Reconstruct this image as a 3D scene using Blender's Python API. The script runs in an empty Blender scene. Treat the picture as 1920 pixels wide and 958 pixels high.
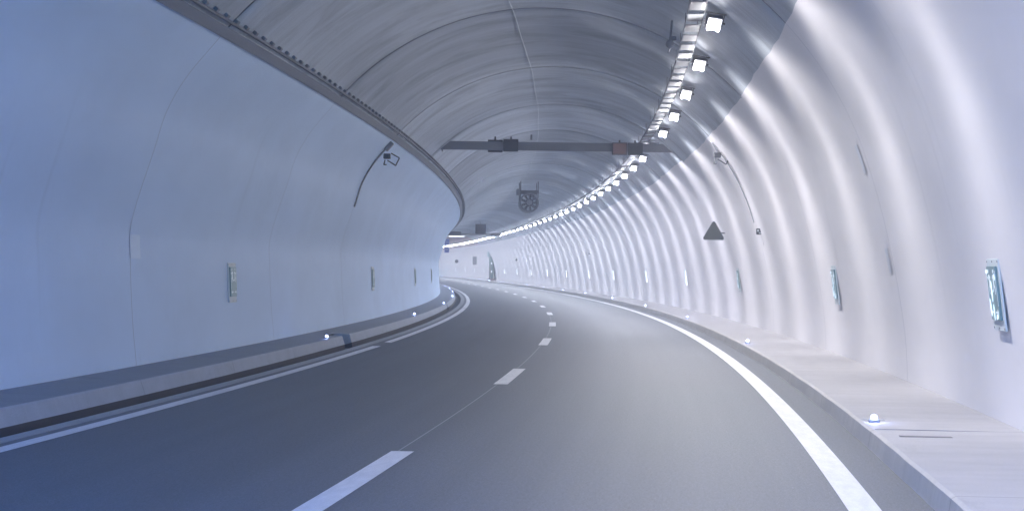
import bpy, bmesh, math, random
from mathutils import Vector, Matrix
random.seed(7)
sc = bpy.context.scene
COL = sc.collection

# ------------------------------------------------------------------ camera
F_PX, CAM_H, PITCH, ROLL = 3311.1160325095657, 1.583992724945417, 0.003989694016199136, 0.015587658529940936
cam_d = bpy.data.cameras.new('camera'); cam = bpy.data.objects.new('camera', cam_d); COL.objects.link(cam)
cam_d.sensor_fit = 'HORIZONTAL'; cam_d.sensor_width = 36.0; cam_d.lens = F_PX / 1920 * 36
cam_d.clip_start = 0.1; cam_d.clip_end = 3000
_f = Vector((0, math.cos(PITCH), math.sin(PITCH)))
_u0 = Vector((0, -math.sin(PITCH), math.cos(PITCH)))
_r = Vector((1, 0, 0)) * math.cos(ROLL) + _u0 * math.sin(ROLL)
_u = -Vector((1, 0, 0)) * math.sin(ROLL) + _u0 * math.cos(ROLL)
cam.matrix_world = Matrix(((_r.x, _u.x, -_f.x, 0), (_r.y, _u.y, -_f.y, 0), (_r.z, _u.z, -_f.z, CAM_H), (0, 0, 0, 1)))
sc.camera = cam

# ------------------------------------------------------------------ world / exposure
SKY_STRENGTH = 0.15
LAMP_W = 158.0
EXPOSURE = 3.22
LAMP_COL = (0.86, 0.88, 1.0)
w = bpy.data.worlds.new('World'); sc.world = w; w.use_nodes = True
nt = w.node_tree; bg = nt.nodes['Background']
sky = nt.nodes.new('ShaderNodeTexSky'); sky.sky_type = 'NISHITA'; sky.sun_disc = False
sky.sun_elevation = math.radians(15); sky.sun_rotation = math.radians(0); sky.ozone_density = 6.0; sky.dust_density = 0.3
_tint = nt.nodes.new('ShaderNodeMix'); _tint.data_type = 'RGBA'; _tint.blend_type = 'MULTIPLY'; _tint.inputs[0].default_value = 1; _tint.inputs[7].default_value = (.16, .90, 1.6, 1)  # sky pushed to blue, added to wash the near left side
nt.links.new(sky.outputs[0], _tint.inputs[6]); nt.links.new(_tint.outputs[2], bg.inputs[0]); bg.inputs[1].default_value = SKY_STRENGTH
sc.view_settings.view_transform = 'Standard'; sc.view_settings.look = 'None'
sc.view_settings.exposure = EXPOSURE; sc.view_settings.gamma = 1.0
cy = sc.cycles
cy.max_bounces = 9; cy.diffuse_bounces = 7; cy.glossy_bounces = 3; cy.sample_clamp_indirect = 4.0
cy.use_denoising = True; cy.caustics_reflective = False; cy.caustics_refractive = False
cy.use_adaptive_sampling = False

# ------------------------------------------------------------------ road axis
HD, K0, K1, K2, GR, GR2, CAMD = 0.12986052884111526, 0.002495204458711722, -2.1447598101697536e-05, 5.085378524605494e-08, -0.005198147657247631, 3.479950462299567e-06, 2.6422695779556187
DS = 0.25; S_MIN, S_MAX = -40.0, 420.0
_n = int((S_MAX - S_MIN) / DS) + 1
_S = [S_MIN + i * DS for i in range(_n)]
def heading(s): return HD - (K0 * s + K1 * s * s / 2 + K2 * s ** 3 / 3)
_X = [0.0]; _Y = [0.0]
for i in range(1, _n):
    h = heading((_S[i] + _S[i - 1]) / 2); _X.append(_X[-1] + math.sin(h) * DS); _Y.append(_Y[-1] + math.cos(h) * DS)
_i0 = int(round(-S_MIN / DS)); _ox = _X[_i0] + CAMD * math.cos(HD); _oy = _Y[_i0] - CAMD * math.sin(HD)
_X = [x - _ox for x in _X]; _Y = [y - _oy for y in _Y]
def axis(s):
    t = (s - S_MIN) / DS; i = max(0, min(_n - 2, int(t))); t -= i
    return _X[i] + (_X[i + 1] - _X[i]) * t, _Y[i] + (_Y[i + 1] - _Y[i]) * t, GR * s + GR2 * s * s
def P(s, d, z):
    x, y, zz = axis(s); h = heading(s)
    return Vector((x + d * math.cos(h), y - d * math.sin(h), zz + z))
def frame(s):      # tangent, right, up
    h = heading(s)
    return Vector((math.sin(h), math.cos(h), 0)), Vector((math.cos(h), -math.sin(h), 0)), Vector((0, 0, 1))
def frame_matrix(s, d, z):   # local X = right, Y = along the road, Z = up
    T, R, U = frame(s); p = P(s, d, z)
    return Matrix(((R.x, T.x, 0, p.x), (R.y, T.y, 0, p.y), (R.z, T.z, 1, p.z), (0, 0, 0, 1)))

# ------------------------------------------------------------------ object helpers
def tag(o, label=None, cat=None, group=None, kind=None):
    if label: o['label'] = label
    if cat: o['category'] = cat
    if group: o['group'] = group
    if kind: o['kind'] = kind
    return o
def empty(name, M, label, cat, group=None):
    o = bpy.data.objects.new(name, None); COL.objects.link(o); o.matrix_world = M; o.empty_display_size = .2
    o['_m'] = 0; del o['_m']
    return tag(o, label, cat, group)
class MB:
    def __init__(s): s.bm = bmesh.new(); s.uv = s.bm.loops.layers.uv.new('UVMap')
    def box(s, c, size, rot=None, bev=0.0, mi=0):
        r = bmesh.ops.create_cube(s.bm, size=1.0); vs = r['verts']
        M = Matrix.Translation(Vector(c)) @ (rot.to_4x4() if rot else Matrix.Identity(4)) @ Matrix.Diagonal((size[0], size[1], size[2], 1))
        bmesh.ops.transform(s.bm, matrix=M, verts=vs)
        fs = {f for v in vs for f in v.link_faces}
        for f in fs: f.material_index = mi
        if bev:
            es = {e for v in vs for e in v.link_edges}
            bmesh.ops.bevel(s.bm, geom=list(es), offset=bev, segments=2, affect='EDGES', material=-1)
        return s
    def cyl(s, a, b, r1, r2=None, n=16, caps=True, mi=0):
        a = Vector(a); b = Vector(b); d = b - a; r2 = r1 if r2 is None else r2
        M = Matrix.Translation((a + b) / 2) @ d.to_track_quat('Z', 'Y').to_matrix().to_4x4()
        r = bmesh.ops.create_cone(s.bm, cap_ends=caps, segments=n, radius1=r1, radius2=r2, depth=d.length, matrix=M)
        for f in {f for v in r['verts'] for f in v.link_faces}: f.material_index = mi
        return s
    def tube(s, pts, r, n=8, mi=0):
        rings = []
        for i, p in enumerate(pts):
            t = (pts[min(i + 1, len(pts) - 1)] - pts[max(i - 1, 0)]).normalized()
            a = t.cross(Vector((0, 0, 1)))
            if a.length < 1e-3: a = t.cross(Vector((1, 0, 0)))
            a.normalize(); b = t.cross(a)
            rings.append([s.bm.verts.new(p + (a * math.cos(2 * math.pi * k / n) + b * math.sin(2 * math.pi * k / n)) * r) for k in range(n)])
        for i in range(len(rings) - 1):
            for k in range(n):
                f = s.bm.faces.new((rings[i][k], rings[i][(k + 1) % n], rings[i + 1][(k + 1) % n], rings[i + 1][k])); f.material_index = mi
        for rg in (rings[0], rings[-1]):
            f = s.bm.faces.new(rg); f.material_index = mi
        return s
    def poly(s, pts, depth=None, mi=0):      # planar polygon, extruded by the vector depth
        vs = [s.bm.verts.new(Vector(p)) for p in pts]; f = s.bm.faces.new(vs); f.material_index = mi
        if depth is not None:
            r = bmesh.ops.extrude_face_region(s.bm, geom=[f]); nv = [g for g in r['geom'] if isinstance(g, bmesh.types.BMVert)]
            bmesh.ops.translate(s.bm, verts=nv, vec=Vector(depth))
            for g in r['geom']:
                if isinstance(g, bmesh.types.BMFace): g.material_index = mi
        return s
    def build(s, name, mats, parent=None, smooth=False, M=None, fixn=True):
        if fixn: bmesh.ops.recalc_face_normals(s.bm, faces=s.bm.faces[:])
        me = bpy.data.meshes.new(name); s.bm.to_mesh(me); s.bm.free()
        for m in (mats if isinstance(mats, (list, tuple)) else [mats]): me.materials.append(m)
        if smooth:
            for p in me.polygons: p.use_smooth = True
        o = bpy.data.objects.new(name, me); COL.objects.link(o)
        if parent: o.parent = parent
        if M is not None: o.matrix_world = M
        return o
def kids(o): return [c for c in COL.objects if c.parent == o]
def copy_tree(o, parent=None):
    c = o.copy(); COL.objects.link(c)
    if parent: c.parent = parent
    for ch in kids(o): copy_tree(ch, c)
    return c

def srange(a, b, step, extra=()):
    out = [a]; s = a
    while s < b - 1e-6: s = min(s + step, b); out.append(s)
    for e in extra:
        if a < e < b: out.append(e)
    return sorted(set(round(x, 4) for x in out))
def sweep(name, prof, ss, mats, parent=None, smooth=False, closed=False, mi=None, vert=False):
    """prof(s) -> list of (d, z); strip mesh along the road with UV in metres (s, running length)"""
    bm = bmesh.new(); uv = bm.loops.layers.uv.new('UVMap'); rows = []; uvr = []
    for s in ss:
        pr = prof(s); rows.append([bm.verts.new(P(s, d, z)) for d, z in pr])
        l = 0; us = [0]
        for a, b in zip(pr, pr[1:]): l += math.hypot(b[0] - a[0], b[1] - a[1]); us.append(l)
        if pr and abs(pr[0][1] - pr[-1][1]) < .3 and not vert: us = [q[0] for q in pr]
        uvr.append(us)
    n = len(rows[0])
    for i in range(len(rows) - 1):
        for k in range(n - (0 if closed else 1)):
            k2 = (k + 1) % n
            f = bm.faces.new((rows[i][k], rows[i][k2], rows[i + 1][k2], rows[i + 1][k]))
            cs = ((ss[i], uvr[i][k]), (ss[i], uvr[i][k2]), (ss[i + 1], uvr[i + 1][k2]), (ss[i + 1], uvr[i + 1][k]))
            for lp, c in zip(f.loops, cs): lp[uv].uv = c
            if mi: f.material_index = mi(ss[i], ss[i + 1], k)
    me = bpy.data.meshes.new(name); bm.to_mesh(me); bm.free()
    for m in (mats if isinstance(mats, (list, tuple)) else [mats]): me.materials.append(m)
    for p in me.polygons: p.use_smooth = smooth
    o = bpy.data.objects.new(name, me); COL.objects.link(o)
    if parent: o.parent = parent
    return o

# ------------------------------------------------------------------ materials
EMI = 2 ** -EXPOSURE          # lit faces are given as they look at exposure 0
def mat(name, base=(.5, .5, .5), rough=.5, metal=0, emit=None, estr=0, spec=.5):
    estr *= EMI
    m = bpy.data.materials.new(name); m.use_nodes = True; b = m.node_tree.nodes['Principled BSDF']
    b.inputs['Base Color'].default_value = (*base, 1); b.inputs['Roughness'].default_value = rough; b.inputs['Metallic'].default_value = metal
    b.inputs['Specular IOR Level'].default_value = spec
    if emit:
        b.inputs['Emission Color'].default_value = (*emit, 1); b.inputs['Emission Strength'].default_value = estr
        m.cycles.emission_sampling = 'NONE'
    return m
class N:
    def __init__(s, m): s.m = m; s.t = m.node_tree; s.b = s.t.nodes['Principled BSDF']
    def new(s, ty, **kw):
        n = s.t.nodes.new(ty)
        for k, v in kw.items(): setattr(n, k, v)
        return n
    def link(s, a, b): s.t.links.new(a, b)
    def uv(s, sx=1, sy=1, ox=0, oy=0):
        c = s.new('ShaderNodeTexCoord'); mp = s.new('ShaderNodeMapping'); s.link(c.outputs['UV'], mp.inputs[0])
        mp.inputs['Scale'].default_value = (sx, sy, 1); mp.inputs['Location'].default_value = (ox, oy, 0); return mp.outputs[0]
    def noise(s, vec, scale=1, detail=4, rough=.55, dist=0):
        n = s.new('ShaderNodeTexNoise'); s.link(vec, n.inputs['Vector']); n.inputs['Scale'].default_value = scale
        n.inputs['Detail'].default_value = detail; n.inputs['Roughness'].default_value = rough; n.inputs['Distortion'].default_value = dist
        return n.outputs['Fac']
    def ramp(s, fac, a, b, lo=0.0, hi=1.0):
        n = s.new('ShaderNodeMapRange'); s.link(fac, n.inputs[0]); n.inputs[1].default_value = a; n.inputs[2].default_value = b
        n.inputs[3].default_value = lo; n.inputs[4].default_value = hi; return n.outputs[0]
    def math(s, op, a, b=None, c=None):
        n = s.new('ShaderNodeMath', operation=op)
        for i, x in enumerate((a, b, c)):
            if x is None: continue
            if isinstance(x, (int, float)): n.inputs[i].default_value = x
            else: s.link(x, n.inputs[i])
        return n.outputs[0]
    def mix(s, fac, a, b, mode='MIX'):
        n = s.new('ShaderNodeMix', data_type='RGBA', blend_type=mode)
        for i, x in ((0, fac), (6, a), (7, b)):
            if isinstance(x, tuple): n.inputs[i].default_value = (*x, 1)
            elif isinstance(x, (int, float)): n.inputs[i].default_value = x
            else: s.link(x, n.inputs[i])
        return n.outputs[2]
    def scale(s, col, fac):      # colour * scalar
        n = s.new('ShaderNodeVectorMath', operation='SCALE'); 
        if isinstance(col, tuple): n.inputs[0].default_value = col
        else: s.link(col, n.inputs[0])
        s.link(fac, n.inputs['Scale']); return n.outputs[0]
    def color(s, c): s.link(c, s.b.inputs['Base Color'])
    def bump(s, h, strength=.3, dist=.01):
        n = s.new('ShaderNodeBump'); n.inputs['Strength'].default_value = strength; n.inputs['Distance'].default_value = dist
        s.link(h, n.inputs['Height']); s.link(n.outputs[0], s.b.inputs['Normal'])

S_J0, S_JP = 24.355, 9.8387      # joints between the lining blocks

def make_wall_mat(name, base, base_v):
    m = mat(name, base, .62, spec=.3); n = N(m)
    big = n.ramp(n.noise(n.uv(.35, .6), 1, 6, .6), .3, .7, .90, 1.0)
    spots = n.ramp(n.noise(n.uv(6, 6), 1, 6, .7), .62, .74, 1.0, .90)
    drip = n.ramp(n.noise(n.uv(3.0, .12), 1, 4, .6), .62, .8, 1.0, .9)
    f = n.math('MULTIPLY', n.math('MULTIPLY', big, spots), drip)
    # tiny pits
    pit = n.ramp(n.noise(n.uv(30, 30), 1, 2, .5), .74, .78, 1.0, .8)
    f = n.math('MULTIPLY', f, pit)
    n.color(n.scale(base, f))
    n.bump(n.noise(n.uv(2.5, 2.5), 1, 6, .5), .12, .02)
    return m
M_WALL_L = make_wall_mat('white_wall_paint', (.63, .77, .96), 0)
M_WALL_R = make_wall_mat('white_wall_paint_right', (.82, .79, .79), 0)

def make_vault():
    m = mat('vault_concrete', (.3, .3, .32), .9, spec=.1); n = N(m)
    base = n.noise(n.uv(.2, .2), 1, 5)
    # shutter-board streaks running over the arch, a few per metre of road
    st1 = n.ramp(n.noise(n.uv(1.3, .07), 1, 5, .62, .3), .3, .7, .90, 1.09)
    st2 = n.ramp(n.noise(n.uv(5.0, .12, 3), 1, 4, .6, .2), .3, .7, .93, 1.07)
    blot = n.ramp(n.noise(n.uv(.9, .45, 7), 1, 6, .65, .6), .48, .66, 1.0, .78)
    pale = n.ramp(n.noise(n.uv(2.0, .25, 17, 9), 1, 5, .7), .66, .78, 1.0, 1.3)
    c = n.new('ShaderNodeSeparateXYZ'); n.link(n.uv(1, 1), c.inputs[0])
    blk = n.math('FLOOR', n.math('DIVIDE', n.math('SUBTRACT', c.outputs[0], S_J0), S_JP))
    wn = n.new('ShaderNodeTexWhiteNoise', noise_dimensions='1D'); n.link(blk, wn.inputs['W'])
    f = n.math('MULTIPLY', n.math('MULTIPLY', st1, st2), n.math('MULTIPLY', blot, pale))
    f = n.math('MULTIPLY', f, n.ramp(wn.outputs[0], 0, 1, .88, 1.10))
    fr = n.math('ABSOLUTE', n.math('SUBTRACT', n.math('FRACT', n.math('ADD', n.math('DIVIDE', n.math('SUBTRACT', c.outputs[0], S_J0), S_JP), .5)), .5))
    edge = n.math('ADD', fr, n.math('MULTIPLY', n.noise(n.uv(.8, .5, 31), 1, 4, .6), .03))      # grime along the joints
    f = n.math('MULTIPLY', f, n.ramp(edge, .012, .035, .88, 1.0))
    f = n.math('MULTIPLY', f, n.ramp(base, .3, .7, .92, 1.08))
    n.color(n.scale(n.mix(n.ramp(c.outputs[0], 246, 250), (.50, .54, .58), (.54, .42, .41)), f))  # far stretch tinted warm: light from the far portal put into the concrete
    n.bump(n.noise(n.uv(4.0, .2), 1, 6, .6), .35, .02)
    return m
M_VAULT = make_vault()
M_JOINT = mat('joint_sealant', (.22, .24, .28), .8)
M_VJOINT = mat('vault_joint', (.20, .205, .22), .9)

def make_asphalt():
    m = mat('asphalt', (.1, .1, .1), .5, spec=.5); n = N(m)
    big = n.ramp(n.noise(n.uv(.12, .5), 1, 5), .3, .7, .96, 1.05)
    lane = n.ramp(n.noise(n.uv(.02, 1.6, 5), 1, 3), .3, .7, .90, 1.09)
    grit = n.ramp(n.noise(n.uv(60, 60), 1, 3, .85), .3, .7, .62, 1.40)
    grit2 = n.ramp(n.noise(n.uv(9, 34), 1, 4, .75), .3, .7, .84, 1.16)
    mark = n.ramp(n.noise(n.uv(2.5, 9, 4), 1, 3, .5), .77, .79, 1.0, 1.35)
    f = n.math('MULTIPLY', n.math('MULTIPLY', big, lane), n.math('MULTIPLY', n.math('MULTIPLY', grit, grit2), mark))
    n.color(n.scale((.115, .126, .142), f))
    m.node_tree.nodes['Principled BSDF'].inputs['Roughness'].default_value = .60
    n.bump(n.noise(n.uv(110, 110), 1, 3, .8), .35, .004)
    return m
M_ASPH = make_asphalt()
def make_concrete(name, base, su=1.5, sv=6, rough=.7, bump=.2):
    m = mat(name, base, rough, spec=.35); n = N(m)
    a = n.ramp(n.noise(n.uv(su, sv), 1, 5, .6), .3, .7, .94, 1.05)
    b = n.ramp(n.noise(n.uv(sv * 2.2, su * .5, 3), 1, 4, .6), .3, .7, .96, 1.04)
    g = n.ramp(n.noise(n.uv(60, 60), 1, 3, .7), .3, .7, .92, 1.08)
    d = n.ramp(n.noise(n.uv(.5, 2.5, 8), 1, 6, .7), .6, .75, 1.0, .82)
    c = n.new('ShaderNodeSeparateXYZ'); n.link(n.uv(1, 1), c.inputs[0])
    j = n.math('ABSOLUTE', n.math('SUBTRACT', n.math('FRACT', n.math('DIVIDE', n.math('SUBTRACT', c.outputs[0], 16.65 - 2.46), 4.92)), .5))
    g = n.math('MULTIPLY', g, n.ramp(j, .0012, .0030, .62, 1.0))      # joints between the cast lengths
    n.color(n.scale(base, n.math('MULTIPLY', n.math('MULTIPLY', a, b), n.math('MULTIPLY', g, d))))
    n.bump(n.noise(n.uv(25, 25), 1, 4, .7), bump, .006)
    return m
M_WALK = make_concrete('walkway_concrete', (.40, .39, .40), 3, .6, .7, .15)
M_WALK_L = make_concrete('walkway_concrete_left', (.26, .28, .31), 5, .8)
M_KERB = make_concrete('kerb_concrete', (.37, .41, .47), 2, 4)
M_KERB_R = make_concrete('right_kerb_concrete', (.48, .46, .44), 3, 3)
M_STRIP = make_concrete('gutter_concrete', (.34, .35, .37), 2, 6)
M_SLOT = mat('gutter_channel', (.035, .037, .042), .7)
def make_paint():
    m = mat('road_paint', (.8, .8, .82), .5); n = N(m)
    a = n.ramp(n.noise(n.uv(2.2, 9), 1, 6, .75), .3, .7, .80, 1.03)
    b = n.ramp(n.noise(n.uv(60, 60), 1, 3, .7), .62, .72, 1.0, .82)
    n.color(n.scale((.78, .78, .80), n.math('MULTIPLY', a, b))); n.bump(n.noise(n.uv(110, 110), 1, 3, .8), .3, .003)
    return m
M_PAINT = make_paint()
M_STEEL = mat('galvanised_steel', (.42, .43, .45), .5, .6)
M_TRAY = mat('tray_cover', (.15, .153, .16), .55, .1)
M_LAMPDARK = mat('lamp_casing', (.07, .072, .08), .6, spec=.2)
M_DARKSTEEL = mat('dark_steel', (.16, .165, .175), .6, .1, spec=.3)
M_GREY = mat('grey_enamel', (.25, .26, .275), .6, spec=.3)
M_MIDGREY = mat('mid_grey_enamel', (.26, .27, .29), .5)
M_BLACK = mat('black_enamel', (.115, .12, .13), .6, spec=.3)
M_LAMP = mat('lamp_glass', (.9, .9, 1), .3, emit=(.95, .96, 1), estr=1.8)
M_STUD = mat('stud_lens', (.8, .85, 1), .3, emit=(.70, .80, 1), estr=1.8)
M_GREEN = mat('sign_green', (.17, .25, .26), .35, emit=(.2, .42, .42), estr=.06)
M_SIGNW = mat('sign_white', (.75, .8, .8), .35, emit=(.8, .95, 1), estr=.12)
M_BACK = mat('sign_backing', (.62, .66, .66), .5)
M_RED = mat('red_display', (.15, .12, .115), .5, emit=(1, .45, .35), estr=.05)
M_BLUE = mat('sign_blue', (.06, .10, .42), .45)
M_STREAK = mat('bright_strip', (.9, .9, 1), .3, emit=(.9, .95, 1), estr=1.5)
M_EXITG = mat('door_green', (.025, .09, .075), .6)
M_STRIPL = mat('strip_tube', (.9, .9, 1), .3, emit=(.9, .95, 1), estr=5)
M_FAR = mat('matt_black', (.02, .022, .025), .7, spec=.2)
M_BROWN = mat('rust_brown', (.16, .08, .07), .7)

# ------------------------------------------------------------------ ground, road, markings
def z_road(d): return -.0125 * abs(d) if d < 0 else -.0015 * d
g = MB(); 
for q in ((-600, -1200), (600, -1200), (600, 1400), (-600, 1400)): pass
g.poly([(-900, -1200, -3.2), (900, -1200, -3.2), (900, 1500, -3.2), (-900, 1500, -3.2)])
ground = g.build('ground', mat('earth', (.06, .07, .06), .9)); tag(ground, kind='structure')
ROAD_A, ROAD_B = -38, 400
SS = srange(ROAD_A, ROAD_B, 1.0)
road = sweep('road', lambda s: [(4.18, -.006), (2.0, -.003), (0, 0), (-1.8, z_road(-1.8)), (-3.715, z_road(-3.715))], SS, M_ASPH)
tag(road, kind='structure')
def strip(name, d0, d1, a, b, parent, z=.004, m=M_PAINT, skew=0.0):
    """painted strip, its ends cut on the slant by skew"""
    ss = srange(a, b, 1.0)
    bm = bmesh.new(); uv = bm.loops.layers.uv.new('UVMap'); pr = None
    for i, s in enumerate(ss):
        sa = s; sb = s + (skew if i in (0, len(ss) - 1) else 0)
        va = bm.verts.new(P(sa, d0, z_road(d0) + z)); vb = bm.verts.new(P(sb, d1, z_road(d1) + z))
        if pr:
            f = bm.faces.new((pr[0], pr[1], vb, va))
            for lp, c in zip(f.loops, ((pr[2], d0), (pr[3], d1), (sb, d1), (sa, d0))): lp[uv].uv = c
        pr = (va, vb, sa, sb)
    me = bpy.data.meshes.new(name); bm.to_mesh(me); bm.free(); me.materials.append(m)
    o = bpy.data.objects.new(name, me); COL.objects.link(o); o.parent = parent
    return o
strip('edge_line', 3.79, 3.56, -30, 398, road)
for a, b in ((-30, 37.1), (38.9, 75.9), (76.3, 150), (150.3, 398)): strip('edge_line', -3.405, -3.59, a, b, road, skew=.35 if a > 0 else 0)
S_D, P_D, L_D = 11.135, 13.44, 4.051
for k in range(-3, 28): strip('lane_dash', .10, -.10, S_D + k * P_D, S_D + k * P_D + L_D, road)
M_GUIDE = mat('guide_line', (.36, .37, .39), .6)
for k in range(0, 4): strip('guide_line', -.035, -.047, S_D + k * P_D + L_D + .03, S_D + (k + 1) * P_D - .05, road, m=M_GUIDE)

# left gutter: asphalt edge, pale concrete strip, dark open channel
sweep('gutter', lambda s: [(-3.716, z_road(-3.715) - .05), (-3.716, -.040), (-3.895, -.040), (-3.90, -.16), (-4.215, -.17)], SS,
      [M_STRIP, M_SLOT], mi=lambda a, b, k: 1 if k >= 2 else 0)['kind'] = 'structure'

# kerbs and raised walkways
def notch(s):
    for c in (37.9, 76.6, 154.6, 193.0):
        if c - .55 <= s <= c + .55: return 1
    return 0
NX = []
for c in (37.9, 76.6, 154.6, 193.0): NX += [c - .56, c - .549, c + .549, c + .56]
def wob(s, a=.006): return a * (math.sin(s * 1.7) + .6 * math.sin(s * 4.3 + 1) + .4 * math.sin(s * 9.1 + 2)) / 2
def prof_l(s):
    if notch(s): return [(-5.6, .175), (-4.62, .160), (-4.615, -.15), (-4.61, -.155), (-4.2, -.16)]
    return [(-5.6, .175), (-4.285 + wob(s), .155), (-4.268 + wob(s), .140), (-4.215 + wob(s + 5), -.03), (-4.20, -.19)]
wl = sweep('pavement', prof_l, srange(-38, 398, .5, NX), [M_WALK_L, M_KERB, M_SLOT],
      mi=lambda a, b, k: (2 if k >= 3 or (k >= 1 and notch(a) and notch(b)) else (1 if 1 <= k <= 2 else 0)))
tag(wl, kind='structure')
def prof_r(s):
    return [(6.0, .175), (4.215 + wob(s), .163), (4.185 + wob(s), .145), (4.163 + wob(s + 3), .01), (4.150, -.05)]
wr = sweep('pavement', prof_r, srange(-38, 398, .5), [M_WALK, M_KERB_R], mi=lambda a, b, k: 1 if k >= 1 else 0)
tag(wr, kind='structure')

# ------------------------------------------------------------------ tunnel lining
CC, CZ, CR = .03, 1.45, 5.27
ctrl = [(5.61, -.25), (5.60, .16), (5.57, .7), (5.48, 1.3), (5.37, 1.85), (5.24, 2.4)]
for a in range(16, 166, 6):
    t = math.radians(a); ctrl.append((CC + CR * math.cos(t), CZ + CR * math.sin(t)))
for i in range(len(ctrl)):
    d, z = ctrl[i]
    if d < 0 and 3.2 < z < 4.7: ctrl[i] = (d - .07 * math.sin((z - 3.2) / 1.5 * math.pi), z)
ctrl = [c for c in ctrl if not (c[0] < -4 and c[1] < 2.7)]
ctrl += [(-5.25, 2.2), (-5.255, 1.6), (-5.21, .8), (-5.145, .18), (-5.12, -.25)]
def catmull(pts, n=8):
    out = []
    for i in range(len(pts) - 1):
        p0 = pts[max(i - 1, 0)]; p1 = pts[i]; p2 = pts[i + 1]; p3 = pts[min(i + 2, len(pts) - 1)]
        for k in range(n):
            t = k / n
            out.append(tuple(.5 * (2 * b + (c - a) * t + (2 * a - 5 * b + 4 * c - d) * t * t + (3 * b - a - 3 * c + d) * t ** 3) for a, b, c, d in zip(p0, p1, p2, p3)))
    out.append(pts[-1]); return out
fine = catmull(ctrl)
cum = [0.0]
for a, b in zip(fine, fine[1:]): cum.append(cum[-1] + math.hypot(b[0] - a[0], b[1] - a[1]))
LT = cum[-1]
def arch(l):
    l = max(0, min(LT, l)); lo, hi = 0, len(cum) - 1
    while hi - lo > 1:
        m = (lo + hi) // 2
        if cum[m] <= l: lo = m
        else: hi = m
    t = (l - cum[lo]) / max(1e-9, cum[hi] - cum[lo])
    return fine[lo][0] + (fine[hi][0] - fine[lo][0]) * t, fine[lo][1] + (fine[hi][1] - fine[lo][1]) * t
def arch_l_at(z, side):      # running length where the lining reaches height z on one side
    best = None
    for i in range(len(fine)):
        if (fine[i][0] > 0) == (side > 0) and (best is None or abs(fine[i][1] - z) < abs(fine[best][1] - z)): best = i
    return cum[best]
def arch_in(l):              # inward normal in (d, z)
    a = arch(l - .05); b = arch(l + .05); tx, tz = b[0] - a[0], b[1] - a[1]; m = math.hypot(tx, tz)
    return (-tz / m, tx / m) if True else None
L_PR = arch_l_at(5.06, 1); L_PL = arch_l_at(4.84, -1)
rb = random.Random(3); BLK = {}
def blockrnd(s, j):
    k = (math.floor((s - S_J0) / S_JP), j)
    if k not in BLK: BLK[k] = rb.uniform(-1, 1)
    return BLK[k]
def edge_wob(s): return .04 * blockrnd(s, 0) + .014 * math.sin(s * .9) + .012 * math.sin(s * 3.1 + 1) + .008 * math.sin(s * 7.7)
JG = []
for k in range(0, 40):
    j = S_J0 + k * S_JP; JG += [j - .009, j - .006, j + .006, j + .009, j - .035, j - .03, j + .03, j + .035]
def grooved(s):
    if s < 20: return False
    r = (s - S_J0) / S_JP; return abs(r - round(r)) * S_JP < .0065
T_A, T_B = 9, 398
SL = srange(T_A, T_B, .8, JG)
def lin_prof(l0, l1, n):
    def f(s):
        a = l0(s); b = l1(s); out = []
        for i in range(n + 1):
            l = a + (b - a) * i / n; d, z = arch(l)
            if grooved(s):
                pass
            out.append((d, z))
        return out
    return f
tunnel = empty('tunnel', frame_matrix(0, 0, 0), 'curved road tunnel with white painted side walls under a grey concrete vault', 'tunnel')
tunnel.matrix_world = Matrix.Identity(4)
jm = lambda a, b, k: 1 if (grooved(a) and grooved(b)) else 0
pr_ = lambda s: L_PR + edge_wob(s); pl_ = lambda s: L_PL
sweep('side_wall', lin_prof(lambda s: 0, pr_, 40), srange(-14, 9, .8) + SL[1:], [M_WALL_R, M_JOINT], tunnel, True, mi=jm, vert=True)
VJ = []
for k in range(0, 40):
    j = S_J0 + k * S_JP; VJ += [j - .035, j - .03, j + .03, j + .035]
def vprof(s):
    pr = lin_prof(pr_, pl_, 60)(s); r = (s - S_J0) / S_JP
    if abs(r - round(r)) * S_JP > .0305: return pr
    out = []
    for i, q in enumerate(pr):      # recessed joint
        if i in (0, 60): out.append(q); continue
        a = pr[max(i - 1, 0)]; b = pr[min(i + 1, 60)]; tx, tz = b[0] - a[0], b[1] - a[1]; m_ = math.hypot(tx, tz); out.append((q[0] + tz / m_ * .03, q[1] - tx / m_ * .03))
    return out
def skewed(s):          # slanted mouth, made up and out of view: skylight enters right, hits left wall
    if s >= 10: return vprof(s)
    q = min(.93, (10 - s) / 17); return lin_prof(lambda t: pr_(t) + (pl_(t) - pr_(t)) * q, pl_, 60)(s)
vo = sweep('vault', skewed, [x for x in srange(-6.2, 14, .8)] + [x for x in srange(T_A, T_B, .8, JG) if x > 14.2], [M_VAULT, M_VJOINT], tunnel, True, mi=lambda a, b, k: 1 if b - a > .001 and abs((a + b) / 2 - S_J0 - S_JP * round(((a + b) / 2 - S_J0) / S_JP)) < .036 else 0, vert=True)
for p_ in vo.data.polygons:
    if p_.material_index == 1: p_.use_smooth = False
sweep('side_wall', lin_prof(pl_, lambda s: LT, 40), srange(-14, 9, .8) + SL[1:], [M_WALL_L, M_JOINT], tunnel, True, mi=jm, vert=True)

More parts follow.
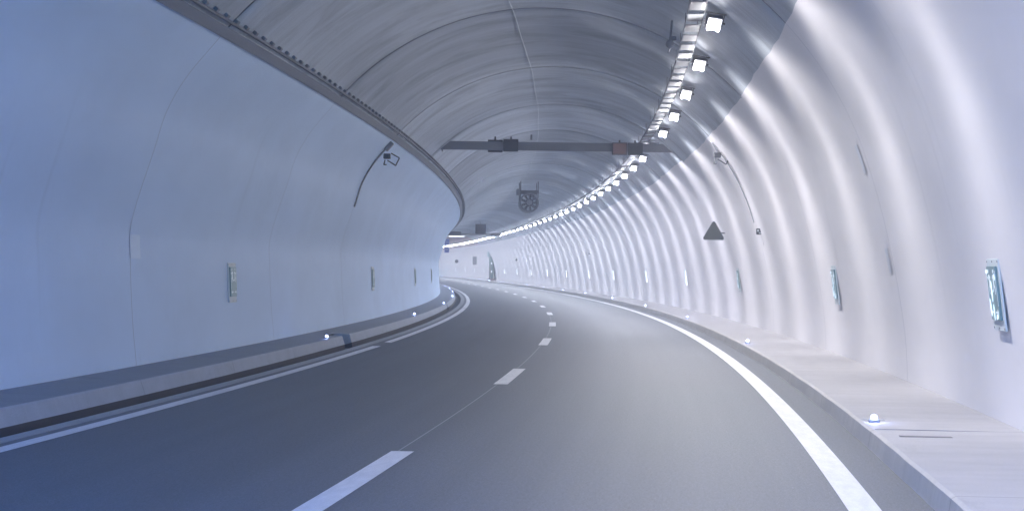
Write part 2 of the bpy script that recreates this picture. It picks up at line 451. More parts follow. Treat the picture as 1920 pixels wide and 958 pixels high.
# ------------------------------------------------------------------ ceiling lights
LIGHTS = []
def lamp_data(cut=.1, spill=.08, power=1.0, col=LAMP_COL, K=None, B=None):
    K = K or BEAM_K; B = B or BEAM_B
    ld = bpy.data.lights.new('lamp_beam', 'POINT'); ld.energy = LAMP_W * power; ld.color = col; ld.shadow_soft_size = .06
    ld.use_nodes = True; t = ld.node_tree; em = t.nodes['Emission']
    tc = t.nodes.new('ShaderNodeTexCoord'); sp = t.nodes.new('ShaderNodeSeparateXYZ'); t.links.new(tc.outputs['Normal'], sp.inputs[0])
    def m(op, a, b=None, c=None):
        n = t.nodes.new('ShaderNodeMath'); n.operation = op
        for i, x in enumerate((a, b, c)):
            if x is None: continue
            if isinstance(x, (int, float)): n.inputs[i].default_value = x
            else: t.links.new(x, n.inputs[i])
        return n.outputs[0]
    X, Y, Z = sp.outputs           # X across (right), Y along the road, Z up
    along = m('EXPONENT', m('MULTIPLY', m('MULTIPLY', Y, Y), -1 / (2 * BEAM_SIG ** 2)))
    down = m('MAXIMUM', m('MULTIPLY', Z, -1), 0.0)
    ex = t.nodes.new('ShaderNodeMapRange'); t.links.new(X, ex.inputs[0]); ex.inputs[1].default_value = -.4; ex.inputs[2].default_value = .1; ex.inputs[3].default_value = 1.1; ex.inputs[4].default_value = 2.1
    dn = m('POWER', down, ex.outputs[0])
    mr = t.nodes.new('ShaderNodeMapRange'); mr.interpolation_type = 'SMOOTHSTEP'; t.links.new(X, mr.inputs[0])
    mr.inputs[1].default_value = -.85; mr.inputs[2].default_value = .1; mr.inputs[3].default_value = cut; mr.inputs[4].default_value = 1
    side = mr.outputs[0]
    def ramp(v, a, b, lo=0.0, hi=1.0):
        r = t.nodes.new('ShaderNodeMapRange'); r.interpolation_type = 'SMOOTHSTEP'; t.links.new(v, r.inputs[0])
        for i, x in enumerate((a, b, lo, hi)): r.inputs[i + 1].default_value = x
        return r.outputs[0]
    low = ramp(down, .55, .85)                                   # lower part of the wall: ribs of light
    rib = m('MULTIPLY', m('MULTIPLY', along, K), ramp(X, .30, .5))
    flat = m('ADD', m('DIVIDE', BEAM_T, m('POWER', m('SUBTRACT', 1.22, m('MULTIPLY', Y, Y)), ramp(X, .3, .6, 1.25, 2.1))), m('MULTIPLY', m('EXPONENT', m('MULTIPLY', m('MULTIPLY', Y, Y), -1 / (2 * .42 ** 2))), .03))
    prof = m('ADD', m('MULTIPLY', low, m('ADD', rib, B)), m('MULTIPLY', m('SUBTRACT', 1.0, low), flat))
    body = m('MULTIPLY', m('MULTIPLY', m('MULTIPLY', m('MULTIPLY', dn, ramp(down, .2, .5, .3, 1)), side), prof), ramp(X, -.12, .35, .62, 1))
    tot = m('ADD', body, m('MULTIPLY', m('MULTIPLY', spill, ramp(X, .25, -.15)), m('MULTIPLY', ramp(Z, -.3, .12, .45, 1), ramp(Z, .34, .58, 1, .06))))
    t.links.new(tot, em.inputs['Strength'])
    return ld
BEAM_SIG, BEAM_K, BEAM_B, BEAM_T = .26, .50, .83, .84
CUTS = [.0, .06, .26, .65, 1.1, 1.6, 2.1, 2.7, 3.2]
def _pt(ld): ld.shadow_soft_size = .045; return ld
LDS = [lamp_data(c, .12 + .08 * min(1, i / 5), (.85, 1, 1, 1, .95, .92, .9, .88, .88)[i], ((.95, .93, .95), (.94, .92, .96), (.92, .91, .97), (.90, .90, 1), (.88, .89, 1), (.86, .88, 1), (.85, .88, 1), (.84, .88, 1), (.84, .88, 1))[i], BEAM_K + .08 * i, BEAM_B - .03 * i) for i, c in enumerate(CUTS)]
LD = LDS[0]
for _l in LDS[4:]: _pt(_l)
S_L, P_L, D_L, Z_L = 27.624, 5.4311, 3.031, 5.497
ORD = ['first', 'second', 'third', 'fourth', 'fifth', 'sixth', 'seventh', 'eighth', 'ninth', 'tenth', 'eleventh', 'twelfth', 'thirteenth', 'fourteenth', 'fifteenth', 'sixteenth', 'seventeenth', 'eighteenth', 'nineteenth', 'twentieth']
def ordinal(n):
    if n < 20: return ORD[n]
    t = {2: 'twenty', 3: 'thirty', 4: 'forty', 5: 'fifty'}[(n + 1) // 10]
    r = (n + 1) % 10
    return {'twenty': 'twentieth', 'thirty': 'thirtieth', 'forty': 'fortieth', 'fifty': 'fiftieth'}[t] if r == 0 else t + '-' + ORD[r - 1]
def make_light():
    root = empty('tunnel_light', Matrix.Identity(4), 'x', 'ceiling light', 'lights along the right side of the vault')
    tilt = Matrix.Rotation(math.radians(-38), 3, 'X') @ Matrix.Rotation(math.radians(0), 3, 'Y')
    nrm = tilt @ Vector((0, -1, 0)); up = tilt @ Vector((0, 0, 1))
    # the face looks back towards the traffic and down
    tilt = Matrix.Rotation(math.radians(42), 3, 'X') @ Matrix.Rotation(math.radians(10), 3, 'Y')
    h = MB(); h.box(tilt @ Vector((0, .055, 0)), (.245, .10, .245), tilt, .012)
    for k in range(6): h.box(tilt @ Vector((-.11 + .044 * k, .125, 0)), (.008, .05, .24), tilt)
    h.build('housing', M_LAMPDARK, root)
    l = MB(); l.box(tilt @ Vector((0, -.002, 0)), (.215, .012, .215), tilt, .006); l.build('lens', M_LAMP, root)
    b = MB()
    for sx in (-1, 1):
        b.box(tilt @ Vector((sx * .135, .05, .05)), (.012, .03, .22), tilt)
        b.cyl(tilt @ Vector((sx * .145, .05, 0)), tilt @ Vector((sx * .175, .05, 0)), .018, n=10)
    b.box(tilt @ Vector((0, .05, .165)), (.33, .03, .012), tilt)
    b.build('bracket', M_LAMPDARK, root)
    for sx in (-1, 1):
        c = MB(); c.box(tilt @ Vector((sx * .08, -.012, -.112)), (.045, .02, .028), tilt, .004); c.build('clip', M_DARKSTEEL, root)
    lo = bpy.data.objects.new('lamp_beam', LD); COL.objects.link(lo); lo.parent = root; lo.location = tilt @ Vector((0, -.075, 0))
    return root
L0 = make_light(); first = True
vis = 0
for i in range(-3, 60):
    s = S_L + i * P_L
    if s > 345: break
    o = L0 if first else copy_tree(L0); first = False
    o.matrix_world = frame_matrix(s, D_L, Z_L)
    for ch in kids(o):
        if ch.type == 'LIGHT': ch.data = LDS[min(len(LDS) - 1, max(0, (i + 1) // 2))]
    if i < 0: o['label'] = 'square white ceiling light %s above the top edge of the photo' % {-1: 'just', -2: 'well', -3: 'farthest'}[i]
    else:
        o['label'] = '%s glaring white ceiling light of the row, counted from the top of the photo' % ordinal(vis); vis += 1
    o['group'] = 'lights along the right side of the vault'

# ------------------------------------------------------------------ cable tray beside the lights
def tray_pos(s):
    return 2.735, 5.60
tray = empty('cable_tray', frame_matrix(20, 2.7, 5.6), 'long cable tray of pale cover panels hung beside the row of ceiling lights', 'cable tray')
tray.matrix_world = Matrix.Identity(4)
sweep('side_rail', lambda s: [(2.60, 5.60), (2.60, 5.66), (2.606, 5.66), (2.606, 5.60)], srange(14, 345, 1.5), M_DARKSTEEL, tray, closed=True)
sweep('side_rail', lambda s: [(2.86, 5.60), (2.86, 5.66), (2.866, 5.66), (2.866, 5.60)], srange(14, 345, 1.5), M_DARKSTEEL, tray, closed=True)
s = 14.0; k = 0; rest = None
PT = 1.207
while s < 344:
    T, R, U = frame(s + .4)
    if k < 90:
        b = MB(); b.box((0, 0, 0), (.235, .80, .012), None, .002); b.build('cover_panel', M_TRAY, tray, M=frame_matrix(s + .4, 2.733, 5.608))
    else:
        if rest is None: rest = MB()
        M = frame_matrix(s + .4, 2.733, 5.608)
        r = bmesh.ops.create_cube(rest.bm, size=1.0); bmesh.ops.transform(rest.bm, matrix=M @ Matrix.Diagonal((.235, .80, .012, 1)), verts=r['verts'])
    s += PT; k += 1
o = rest.build('cover_panel', M_TRAY, tray); o['kind'] = 'stuff'
b = MB()
for q in range(0, 120):
    s = 14.9 + q * PT * 2
    if s > 344: break
    M = frame_matrix(s, 2.733, 5.64)
    for cx, cz, sx, sz in ((-.1, .14, .012, .30), (.1, .08, .012, .2)):
        r = bmesh.ops.create_cube(b.bm, size=1.0); bmesh.ops.transform(b.bm, matrix=M @ Matrix.Translation((cx, 0, cz)) @ Matrix.Diagonal((sx, .012, sz, 1)), verts=r['verts'])
o = b.build('hanger', M_DARKSTEEL, tray); o['kind'] = 'stuff'

# cable along the crown
cab = MB(); cab.tube([P(s, -.56 + .012 * math.sin(s * .6), 6.655 + .01 * math.sin(s * 1.3)) for s in srange(14, 130, 1)], .007, 6)
tag(cab.build('cable', M_BACK, smooth=True), 'thin pale cable clipped along the crown of the grey vault', 'cable')

# ledge and pipe along the left paint edge
dl, zl = arch(L_PL + .02); 
ledge = empty('pipe_run', Matrix.Identity(4), 'grey steel ledge with clamped pipe along the top of the left white wall', 'pipe run')
def ledge_prof(s):
    out = []
    for l, off in ((L_PL + .03, -.01), (L_PL + .03, .035), (L_PL - .13, .03), (L_PL - .13, -.01)):
        d, z = arch(l); nx, nz = arch_in(l); out.append((d + nx * off, z + nz * off))
    return out
M_LEDGE = mat('ledge_steel', (.22, .235, .26), .7, .1, spec=.3)
sweep('ledge', ledge_prof, srange(6, 345, 1), M_LEDGE, ledge, closed=True)
def onarch(l, off): d, z = arch(l); nx, nz = arch_in(l); return d + nx * off, z + nz * off
pd, pz = onarch(L_PL - .215, .03)
pp = MB(); pp.tube([P(s, pd, pz) for s in srange(6, 345, 1)], .026, 8); pp.build('pipe', M_DARKSTEEL, ledge, True)
cm = None; stuff = MB()
for k in range(0, 300):
    s = 16 + k * .6
    if s > 190: break
    M = frame_matrix(s, *onarch(L_PL - .27, .03))
    if k < 98:
        if cm is None:
            b = MB(); b.box((0, 0, 0), (.06, .13, .05), Matrix.Rotation(.8, 3, 'Y'), .006); cm = b.build('clamp', M_GREY, ledge, M=M)
        else:
            c = cm.copy(); COL.objects.link(c); c.matrix_world = M
    else:
        r = bmesh.ops.create_cube(stuff.bm, size=1.0); bmesh.ops.transform(stuff.bm, matrix=M @ Matrix.Rotation(.8, 4, 'Y') @ Matrix.Diagonal((.09, .14, .07, 1)), verts=r['verts'])
o = stuff.build('clamp', M_GREY, ledge); o['kind'] = 'stuff'

# cover plates on the wall joints
def plate(name, s, z0, z1, side, wid, m, parent, off=.012):
    l0, l1 = arch_l_at(z0, side), arch_l_at(z1, side); a, b = min(l0, l1), max(l0, l1)
    return sweep(name, lambda q: [onarch(a + (b - a) * i / 6, off) for i in range(7)] + [onarch(b - (b - a) * i / 6, -.005) for i in range(7)], [s - wid / 2, s + wid / 2], m, parent, closed=True, vert=True)
M_PLATE = mat('cover_plate_paint', (.66, .68, .72), .6)
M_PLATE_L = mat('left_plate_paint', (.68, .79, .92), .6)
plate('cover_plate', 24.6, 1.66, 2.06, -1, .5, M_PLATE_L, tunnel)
plate('cover_plate', 24.7, 1.62, 2.02, 1, .26, M_PLATE, tunnel)
plate('cover_plate', 24.8, 3.02, 3.42, 1, .26, M_PLATE, tunnel)
plate('cover_plate', 63.7, 3.1, 3.5, -1, .12, M_PLATE_L, tunnel)

# slot and access groove in the right walkway
T, R, U = frame(16)
b = MB(); b.box((0, 0, 0), (.46, .10, .006)); b.build('slot_cover', mat('slot_grey', (.19, .18, .19), .7), wr, M=frame_matrix(16.0, 4.60, .1675))
b = MB(); b.box((0, 0, 0), (1.35, .012, .004)); b.build('joint', M_JOINT, wr, M=frame_matrix(16.65, 4.9, .1695))
# ------------------------------------------------------------------ kerb studs
def make_stud():
    root = empty('road_stud', Matrix.Identity(4), 'x', 'kerb light')
    b = MB(); b.box((0, 0, .012), (.11, .12, .024), None, .008); b.build('casing', M_MIDGREY, root)
    l = MB(); l.cyl((0, -.03, .04), (0, .03, .04), .034, .034, 14); l.build('lens', M_STUD, root, True)
    ld = bpy.data.lights.new('stud_glow', 'POINT'); ld.energy = .3; ld.color = (.35, .45, 1); ld.shadow_soft_size = 0.0
    lo = bpy.data.objects.new('stud_glow', ld); COL.objects.link(lo); lo.parent = root; lo.location = (0, -.06, .08)
    return root
st0 = make_stud(); used = False
for side, s0, PP, d, z, n, g_ in ((1, 17.5, 19.459, 4.312, .168, 17, 'studs on the right kerb'), (-1, 35.657, 19.488, -4.335, .157, 8, 'studs on the left kerb')):
    for k in range(n):
        o = copy_tree(st0) if used else st0; used = True
        o.matrix_world = frame_matrix(s0 + k * PP, d, z)
        o['label'] = '%s glowing blue-white stud on the %s kerb, counted from the camera' % (ordinal(k), 'right' if side > 0 else 'left')
        o['group'] = g_
b = MB(); b.box((0, 0, 0), (.24, .014, .004)); b.build('cable_groove', mat('groove_pale', (.6, .6, .62), .6), wr, M=frame_matrix(17.75, 4.33, .1705) @ Matrix.Rotation(0, 4, 'Z'))

# ------------------------------------------------------------------ emergency signs on the walls
def figure(mb, cx, cz, sc_, flip, y):
    """running figure of a few strokes"""
    def stroke(a, b2, wd):
        a = Vector((cx + flip * a[0] * sc_, y, cz + a[1] * sc_)); b2 = Vector((cx + flip * b2[0] * sc_, y, cz + b2[1] * sc_))
        d = (b2 - a); n = Vector((-d.z, 0, d.x)).normalized() * wd * sc_ / 2
        mb.poly([a - n, a + n, b2 + n, b2 - n], (0, -.003, 0))
    stroke((0, .62), (-.08, .05), .24); stroke((.02, .6), (.26, .38), .10); stroke((.26, .38), (.4, .5), .09)
    stroke((-.02, .6), (-.3, .45), .10); stroke((-.08, .1), (.2, -.12), .14); stroke((.2, -.12), (.12, -.45), .12)
    stroke((-.08, .1), (-.22, -.22), .14); stroke((-.22, -.22), (-.5, -.3), .12)
    mb.poly([(cx + flip * .06 * sc_ + .12 * sc_ * math.cos(t * math.pi / 5), y, cz + .82 * sc_ + .12 * sc_ * math.sin(t * math.pi / 5)) for t in range(10)], (0, -.003, 0))
def make_sign(bright):
    root = empty('exit_sign', Matrix.Identity(4), 'x', 'emergency sign')
    b = MB(); b.box((0, .012, 0), (.60, .02, .80), None, .004); b.build('backing', M_BACK, root)
    g_ = MB(); g_.box((0, -.012, .02), (.46, .026, .60), None, .006); pn = g_.build('panel', M_GREEN, root)
    p_ = MB(); figure(p_, -.115, .10, .20, -1, -.026); figure(p_, .115, .10, .20, 1, -.026)
    for sx in (-1, 1): p_.poly([(sx * .215, -.026, .27), (sx * .225, -.026, .27), (sx * .225, -.026, -.12), (sx * .215, -.026, -.12)], (0, -.003, 0))
    p_.build('pictogram', M_SIGNW, root)
    q = MB()
    for sx in (-1, 1):      # arrow pointing outwards
        q.poly([(sx * .19, -.026, -.19), (sx * .14, -.026, -.155), (sx * .14, -.026, -.18), (sx * .05, -.026, -.18), (sx * .05, -.026, -.2), (sx * .14, -.026, -.2), (sx * .14, -.026, -.225)], (0, -.003, 0))
    q.build('arrow', M_SIGNW, root)
    b = MB()
    for x in (-.27, 0, .27):
        for z in (-.37, .37): b.cyl((x, -.002, z), (x, .006, z), .011, n=8)
    b.build('bolt', M_DARKSTEEL, root)
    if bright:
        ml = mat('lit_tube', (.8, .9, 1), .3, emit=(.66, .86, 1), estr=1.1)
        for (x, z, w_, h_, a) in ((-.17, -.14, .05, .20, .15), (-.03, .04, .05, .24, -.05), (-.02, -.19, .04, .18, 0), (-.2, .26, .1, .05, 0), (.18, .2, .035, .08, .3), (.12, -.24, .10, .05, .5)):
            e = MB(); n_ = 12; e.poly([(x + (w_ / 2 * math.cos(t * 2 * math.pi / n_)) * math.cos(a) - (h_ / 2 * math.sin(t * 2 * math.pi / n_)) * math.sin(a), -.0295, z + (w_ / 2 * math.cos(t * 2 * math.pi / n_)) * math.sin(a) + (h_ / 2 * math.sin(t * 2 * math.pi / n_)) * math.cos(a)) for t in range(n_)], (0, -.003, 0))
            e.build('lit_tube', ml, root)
    return root
SIGN_SCALE = .87
def wall_matrix(s, z, side, off):
    """local -Y looks away from the wall, Z up along it"""
    l = arch_l_at(z, side); l = l; nx, nz = arch_in(l); T, R, U = frame(s)
    n = (R * nx + U * nz).normalized(); d, zz = arch(l)
    if side > 0: n = (n * .7 - R * .3).normalized()                      # these hang nearly plumb
    p = P(s, d + nx * off, zz + nz * off); y = -n; x = T * (1 if side < 0 else -1); z_ = x.cross(y); k_ = SIGN_SCALE; x = x * k_ * 1.15; y = y * k_; z_ = z_ * k_
    return Matrix(((x.x, y.x, z_.x, p.x), (x.y, y.y, z_.y, p.y), (x.z, y.z, z_.z, p.z), (0, 0, 0, 1)))
sgL = make_sign(False); sgR = make_sign(True)
names_l = ['green exit sign on the left wall, the largest and nearest of that wall', 'second exit sign along the left wall, narrow between two joints', 'third exit sign along the left wall, a thin green sliver', 'fourth exit sign on the left wall, beside the bulge of the bend']
for k, s in enumerate((30.65, 50.9, 68.5, 84.5)):
    o = sgL if k == 0 else copy_tree(sgL); o.matrix_world = wall_matrix(s, 1.31, -1, .025); o['label'] = names_l[k]; o['group'] = 'emergency signs on the left wall'
ms = [17.25, 31.5, 51.6, 69.8, 88.2, 107.5, 125, 144, 163, 182, 201, 220, 257, 276, 295, 314, 333]
for k, s in enumerate(ms):
    o = sgR if k == 0 else copy_tree(sgR); o.matrix_world = wall_matrix(s, 1.43, 1, .035)
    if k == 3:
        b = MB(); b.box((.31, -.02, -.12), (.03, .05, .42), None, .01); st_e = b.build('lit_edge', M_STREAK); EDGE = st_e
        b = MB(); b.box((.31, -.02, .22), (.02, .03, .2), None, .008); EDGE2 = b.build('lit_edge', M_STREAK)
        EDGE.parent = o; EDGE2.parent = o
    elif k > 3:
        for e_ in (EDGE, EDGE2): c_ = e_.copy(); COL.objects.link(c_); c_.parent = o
    o['label'] = 'gleaming emergency sign on the right wall, %s from the camera' % ordinal(k); o['group'] = 'emergency signs on the right wall'

SIGN_SCALE = 1.0
# ------------------------------------------------------------------ gantries and lane signals
def gantry(s, label, z0=5.32, z1=5.58, dl_=-3.55, dr_=4.05):
    root = empty('signal_gantry', frame_matrix(s, 0, z0), label, 'gantry'); inv = root.matrix_world.inverted()
    b = MB(); b.box(((dl_ + dr_) / 2, 0, (z1 - z0) / 2), (dr_ - dl_, .16, z1 - z0), None, .008); b.build('beam', M_GREY, root)
    for x in ():
        b = MB(); d2 = math.sqrt(max(0, CR ** 2 - (x - CC) ** 2)) + CZ - z0
        b.box((x, 0, (z1 - z0 + d2) / 2), (.05, .05, d2 - (z1 - z0))); b.build('hanger', M_GREY, root)
    for x, sg in ((dl_ + .06, -1), (dr_ - .06, 1)):
        b = MB(); b.box((x, 0, .12), (.03, .30, .36), None, .004); b.build('end_plate', M_GREY, root)
    return root
gantry(54.4, 'wide grey beam across the vault carrying two pairs of lane signals')
def signal(s, d, z, label, group, disp=None, hood=True, w_=.46, h_=.38, front=-.09):
    root = empty('lane_signal', frame_matrix(s, d, z), label, 'lane signal', group)
    b = MB(); b.box((0, front - .08, 0), (w_, .14, h_), None, .01); b.build('housing', M_BLACK, root)
    b = MB(); b.box((0, front - .152, 0), (w_ - .07, .006, h_ - .07)); b.build('display', disp or M_BLACK, root)
    b = MB(); b.box((0, front - .2, h_ / 2 - .008), (w_, .10, .008)); b.build('hood', M_BLACK, root)
    b = MB(); b.box((0, 0, h_ / 2 + .03), (.05, .06, .12)); b.build('mount', M_BLACK, root)
    return root
signal(54.4, -1.86, 5.455, 'open-faced box behind the gantry beam, left of the dark lane signal', 'lane signals on the near gantry', hood=False, front=.26)
signal(54.4, -1.37, 5.46, 'solid dark lane signal on the left half of the near gantry', 'lane signals on the near gantry')
signal(54.4, 1.98, 5.40, 'lane signal with a faint red glow in its face', 'lane signals on the near gantry', M_RED)
signal(54.4, 2.46, 5.40, 'dark lane signal at the right end of the near gantry', 'lane signals on the near gantry')
b = MB(); b.box((0, 0, 0), (.06, .06, .16), None, .006); o = b.build('detector', M_DARKSTEEL, M=frame_matrix(54.0, -.74, 5.70)); tag(o, 'small dark detector stub standing above the middle of the near gantry', 'detector')
gantry(192, 'far grey beam across the vault where the bend begins to close', 5.38, 5.56)
signal(192, -2.2, 5.52, 'dark lane signal pair on the left of the far gantry', 'lane signals on the far gantry', w_=1.5, h_=.4)
signal(192, 2.3, 5.40, 'dark lane signal on the right of the far gantry', 'lane signals on the far gantry', w_=.95, h_=.4)
vm = empty('message_sign', frame_matrix(186, .35, 5.9), 'square dark sign hung from the crown far down the tunnel', 'hanging sign')
b = MB(); b.box((0, 0, 0), (1.1, .2, 1.05), None, .02); b.build('housing', M_FAR, vm)
b = MB(); b.box((0, -.105, 0), (.95, .012, .9)); b.build('display', M_FAR, vm)
b = MB(); b.cyl((0, 0, .52), (0, 0, .82), .035, n=10); b.build('post', M_GREY, vm)

# ------------------------------------------------------------------ jet fan
fan = empty('jet_fan', frame_matrix(98, -.22, 5.37), 'round jet fan with a grille hung from the vault by a frame', 'fan')
b = MB(); n_ = 40
rings = []
for y, r in ((-1.35, .46), (-1.35, .52), (-1.30, .535), (-1.2, .50), (1.2, .50), (1.35, .53), (1.35, .46), (1.2, .44), (-1.2, .44)):
    rings.append([b.bm.verts.new((r * math.cos(2 * math.pi * k / n_), y, r * math.sin(2 * math.pi * k / n_))) for k in range(n_)])
for i in range(len(rings)):
    j = (i + 1) % len(rings)
    for k in range(n_): b.bm.faces.new((rings[i][k], rings[i][(k + 1) % n_], rings[j][(k + 1) % n_], rings[j][k]))
b.build('casing', M_GREY, fan, True)
b = MB()
for r in (.14, .25, .36, .45):
    b.tube([Vector((r * math.cos(2 * math.pi * k / 32), -1.36, r * math.sin(2 * math.pi * k / 32))) for k in range(33)], .012, 6)
for k in range(8):
    t = k * math.pi / 4; b.cyl((.05 * math.cos(t), -1.36, .05 * math.sin(t)), (.46 * math.cos(t), -1.36, .46 * math.sin(t)), .010, n=6)
b.build('grille', M_STEEL, fan)
b = MB(); b.cyl((0, -1.25, 0), (0, -.4, 0), .13, .17, 20); b.build('hub', M_STEEL, fan, True)
for k in range(9):
    t = k * 2 * math.pi / 9; b = MB()
    R_ = Matrix.Rotation(-t, 3, 'Y') @ Matrix.Rotation(.6, 3, 'X')
    b.box(Matrix.Rotation(-t, 3, 'Y') @ Vector((.29, -.9, 0)), (.30, .02, .15), Matrix.Rotation(-t, 3, 'Y') @ Matrix.Rotation(.6, 3, 'X'), .004); b.build('blade', M_DARKSTEEL, fan)
b = MB()
for y in (-1.05, 1.05):
    b.box((0, y, .60), (1.05, .08, .13)); 
    for x in (-.48, .48): b.box((x, y, .86), (.05, .05, .62)); b.box((x, y, .35), (.05, .05, .50))
b.box((-.48, 0, .64), (.06, 2.1, .06)); b.box((.48, 0, .64), (.06, 2.1, .06))
b.build('frame', M_DARKSTEEL, fan)
b = MB(); b.box((-.62, -1.2, .55), (.20, .30, .34), None, .01); b.build('junction_box', M_GREY, fan)

# ------------------------------------------------------------------ cameras and small devices
def cctv(M, label, cable=None):
    root = empty('camera_unit', M, label, 'camera')
    b = MB(); b.box((-.05, 0, .06), (.17, .16, .13), None, .01); b.build('body', M_DARKSTEEL, root)
    b = MB()
    for a, c in (((.05, 0, .14), (.26, 0, .02)), ((.26, 0, .02), (.17, 0, -.17)), ((.17, 0, -.17), (-.04, 0, -.04)), ((-.10, 0, -.03), (-.13, 0, -.16)), ((-.12, 0, -.15), (-.06, 0, -.15))):
        b.cyl(a, c, .016, n=6)
    b.build('bracket', M_DARKSTEEL, root)
    b = MB(); b.cyl((-.05, -.08, .06), (-.05, -.13, .06), .045, .05, 14); b.build('lens', M_BLACK, root)
    return root
cctv(frame_matrix(44, -4.09, 4.36), 'small dark camera on an open square bracket beside the left conduit')
cctv(frame_matrix(44, 4.17, 4.50), 'pale bracketed camera unit near the top of the right white wall')
# conduit down the left wall
cd = empty('conduit', Matrix.Identity(4), 'dark conduit running down the left wall from its junction box', 'conduit')
la, lb = arch_l_at(4.75, -1), arch_l_at(3.15, -1)
b = MB(); b.tube([P(43.9, *onarch(la + (lb - la) * i / 24, .03)) for i in range(25)], .022, 8); b.build('pipe', M_GREY, cd, True)
M = wall_matrix(43.9, 4.70, -1, .05); b = MB(); b.box((0, 0, 0), (.16, .10, .26), None, .01); b.build('junction_box', M_GREY, cd, M=M)
cd = empty('conduit', Matrix.Identity(4), 'thin pale conduit curving down the right wall beside the joint', 'conduit')
la, lb = arch_l_at(4.95, 1), arch_l_at(2.9, 1)
b = MB(); b.tube([P(44.2, *onarch(la + (lb - la) * i / 24, .02)) for i in range(25)], .012, 8); b.build('pipe', M_STEEL, cd, True)
M = wall_matrix(44.2, 4.78, 1, .03); b = MB(); b.box((0, 0, 0), (.06, .06, .28), None, .01); b.build('junction_box', M_GREY, cd, M=M)
# ceiling camera near the tray
cc = empty('dome_camera', frame_matrix(31.0, 2.42, 5.62), 'dark dome camera under the vault left of the cable tray', 'camera')
b = MB(); bmesh.ops.create_uvsphere(b.bm, u_segments=20, v_segments=12, radius=.075); b.build('dome', M_GREY, cc, True)
b = MB(); b.cyl((0, 0, .05), (.03, 0, .42), .02, n=8); b.box((.06, 0, .10), (.10, .10, .07), None, .01); b.build('mount', M_GREY, cc)
b = MB(); b.cyl((.01, 0, -.05), (-.03, -.02, -.16), .014, n=6); b.build('cable_tail', M_GREY, cc)
# loudspeaker-like unit on the right wall
sp_ = empty('wall_sensor', frame_matrix(43.5, 5.13, 2.66), 'small square sensor with a cable tail on the right wall beyond the triangle', 'sensor')
b = MB(); b.box((0, 0, 0), (.13, .16, .15), None, .012); b.build('body', M_BLACK, sp_)
b = MB(); b.box((-.03, -.083, .02), (.045, .006, .05)); b.box((.02, -.083, -.04), (.05, .006, .03)); b.build('window', M_BACK, sp_)
b = MB(); b.tube([Vector((.07, 0, -.06)), Vector((.10, -.02, -.16)), Vector((.13, -.03, -.34))], .010, 6); b.build('cable_tail', M_STEEL, sp_)
# triangular sign seen from behind, with lamp above
tr = empty('warning_sign', frame_matrix(52.8, 4.78, 2.82), 'grey back of a triangular warning sign on an arm from the right wall', 'road sign')
b = MB()
pts = []; Rr = .345
for k in range(3):
    a = math.radians(90 + 120 * k); cx, cz = (Rr - .05) * math.cos(a), (Rr - .05) * math.sin(a)
    for q in range(-3, 4): pts.append((cx + .05 * math.cos(a + q * math.radians(20)), 0, cz + .05 * math.sin(a + q * math.radians(20))))
b.poly(pts, (0, .02, 0)); M_TRI = mat('sign_back_grey', (.10, .11, .11), .7, spec=.2); pl_o = b.build('plate', M_TRI, tr)
b = MB(); b.tube([Vector(p) * 1.0 + Vector((0, -.004, 0)) for p in pts + [pts[0]]], .010, 6); b.build('rim', M_MIDGREY, tr)
b = MB(); b.cyl((.08, .03, .02), (.46, .03, .0), .018, n=8); b.box((.44, .03, 0), (.14, .05, .06), None, .005); b.cyl((.49, .03, .05), (.53, .03, -.16), .012, n=6); b.build('arm', M_BLACK, tr)
b = MB(); b.cyl((.36, .03, .02), (.37, .03, .28), .010, n=6); b.cyl((.37, .03, .28), (.30, .03, .40), .014, n=6); b.build('lamp_arm', M_BLACK, tr)
b = MB(); b.box((.26, .03, .47), (.12, .10, .15), Matrix.Rotation(-.4, 3, 'Y'), .01); b.build('sign_lamp', M_BLACK, tr)
# distant bits on the right wall
def small(name, s, d, z, size, m, label, cat, rnd=False):
    root = empty(name, frame_matrix(s, d, z), label, cat)
    b = MB()
    if rnd: b.cyl((0, 0, 0), (0, .05, 0), size[0] / 2, n=20)
    else: b.box((0, 0, 0), size, None, .01)
    b.build('plate', m, root)
    b = MB(); b.cyl((0, .05, 0), (.45, .05, 0), .02, n=6); b.build('arm', M_GREY, root)
    return root
small('round_sign', 300, 4.4, 2.9, (.62,), M_FAR, 'small dark round sign back at the far right wall', 'road sign', True)
small('panel_sign', 262, 4.4, 2.9, (.6, .04, 1.2), M_BLACK, 'pale grey upright panel sign on the far right wall', 'road sign')
small('round_sensor', 196, 4.95, 2.78, (.26,), M_FAR, 'tiny dark round sensor halfway up the far right wall', 'sensor', True)
small('wall_detector', 120.5, 5.0, 2.85, (.12, .1, .12), M_GREY, 'tiny detector with drip marks on the middle of the right wall', 'detector')
# emergency exit far away
ex = empty('emergency_exit', frame_matrix(238, 5.0, .17), 'narrow green emergency exit bay with a small lamp on top', 'emergency exit')
b = MB(); b.box((.05, 0, 1.75), (.42, 3.0, 3.0), None, .02); b.build('surround', M_EXITG, ex)
b = MB(); b.box((-.175, -.5, 1.0), (.03, 1.2, 1.9)); b.build('door', M_BROWN, ex)
b = MB(); b.box((.05, 0, .12), (.75, 3.2, .24), None, .02); b.build('step', M_BROWN, ex)
b = MB(); b.box((-.05, -1.53, 2.3), (.12, .02, .2)); b.box((-.05, -1.53, 1.2), (.12, .02, .3)); b.build('sign_plate', M_STREAK, ex)
b = MB(); b.box((-.30, 0, 3.5), (.34, 1.6, .75), None, .02); b.build('top_sign', mat('exit_top', (.25, .36, .36), .5), ex)
b = MB(); b.box((-.30, 0, 4.0), (.12, .12, .1)); b.build('lamp', M_STREAK, ex)
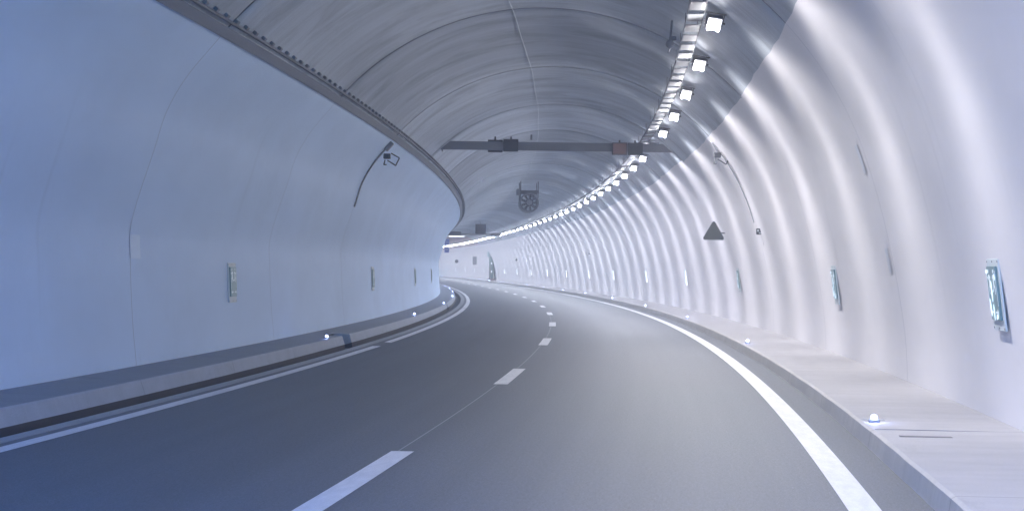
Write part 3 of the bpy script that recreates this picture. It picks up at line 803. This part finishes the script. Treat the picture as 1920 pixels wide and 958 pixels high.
# far strip lights and blue board
def strip_light(s, d0, d1, z, label):
    root = empty('strip_light', frame_matrix(s, (d0 + d1) / 2, z), label, 'strip light', 'strip lights across the far vault')
    b = MB(); b.box((0, 0, .05), (d1 - d0 + .1, .2, .06), None, .01); b.build('tray', M_GREY, root)
    b = MB(); b.box((0, -.02, 0), (d1 - d0, .14, .06), None, .02); b.build('tube', M_STRIPL, root)
strip_light(240, -.75, 1.45, 6.07, 'upper white light strip across the vault at the far end')
strip_light(240, .35, 1.5, 4.98, 'lower white light strip beside the blue board at the far end')
bb = empty('direction_board', frame_matrix(236, -1.1, 4.7), 'tall blue direction board hung where the bend hides the tunnel', 'road sign')
for z in (-.48, .48):
    b = MB(); b.box((0, 0, z), (.62, .08, .84), None, .01); b.build('blue_panel', M_BLUE, bb)
b = MB(); b.cyl((-.2, .05, 1.0), (-.2, .05, 1.8), .03, n=8); b.cyl((.2, .05, 1.0), (.2, .05, 1.8), .03, n=8); b.build('hanger', M_GREY, bb)
for z in (-.35, .6):
    b = MB(); b.box((0, -.045, z), (.40, .004, .07)); b.box((0, -.045, z - .18), (.3, .004, .05)); b.build('marking', M_BACK, bb)


# ------------------------------------------------------------------ haze
HAZE_D = 0.0018
b = MB(); b.box((-10, 196, 3.4), (90, 500, 15.2)); hz = b.build('haze', bpy.data.materials.new('haze_air'))
tag(hz, kind='stuff'); mh = hz.data.materials[0]; mh.use_nodes = True; th = mh.node_tree
for n_ in list(th.nodes):
    if n_.type == 'BSDF_PRINCIPLED': th.nodes.remove(n_)
pv = th.nodes.new('ShaderNodeVolumePrincipled'); pv.inputs['Density'].default_value = HAZE_D; pv.inputs['Color'].default_value = (.9, .92, 1, 1); pv.inputs['Anisotropy'].default_value = .3
th.links.new(pv.outputs[0], [n_ for n_ in th.nodes if n_.type == 'OUTPUT_MATERIAL'][0].inputs['Volume'])
cy.volume_bounces = 1

for o in COL.objects:
    if o.parent is None and 'label' not in o and 'kind' not in o and o.type in ('MESH',): print('UNTAGGED', o.name)
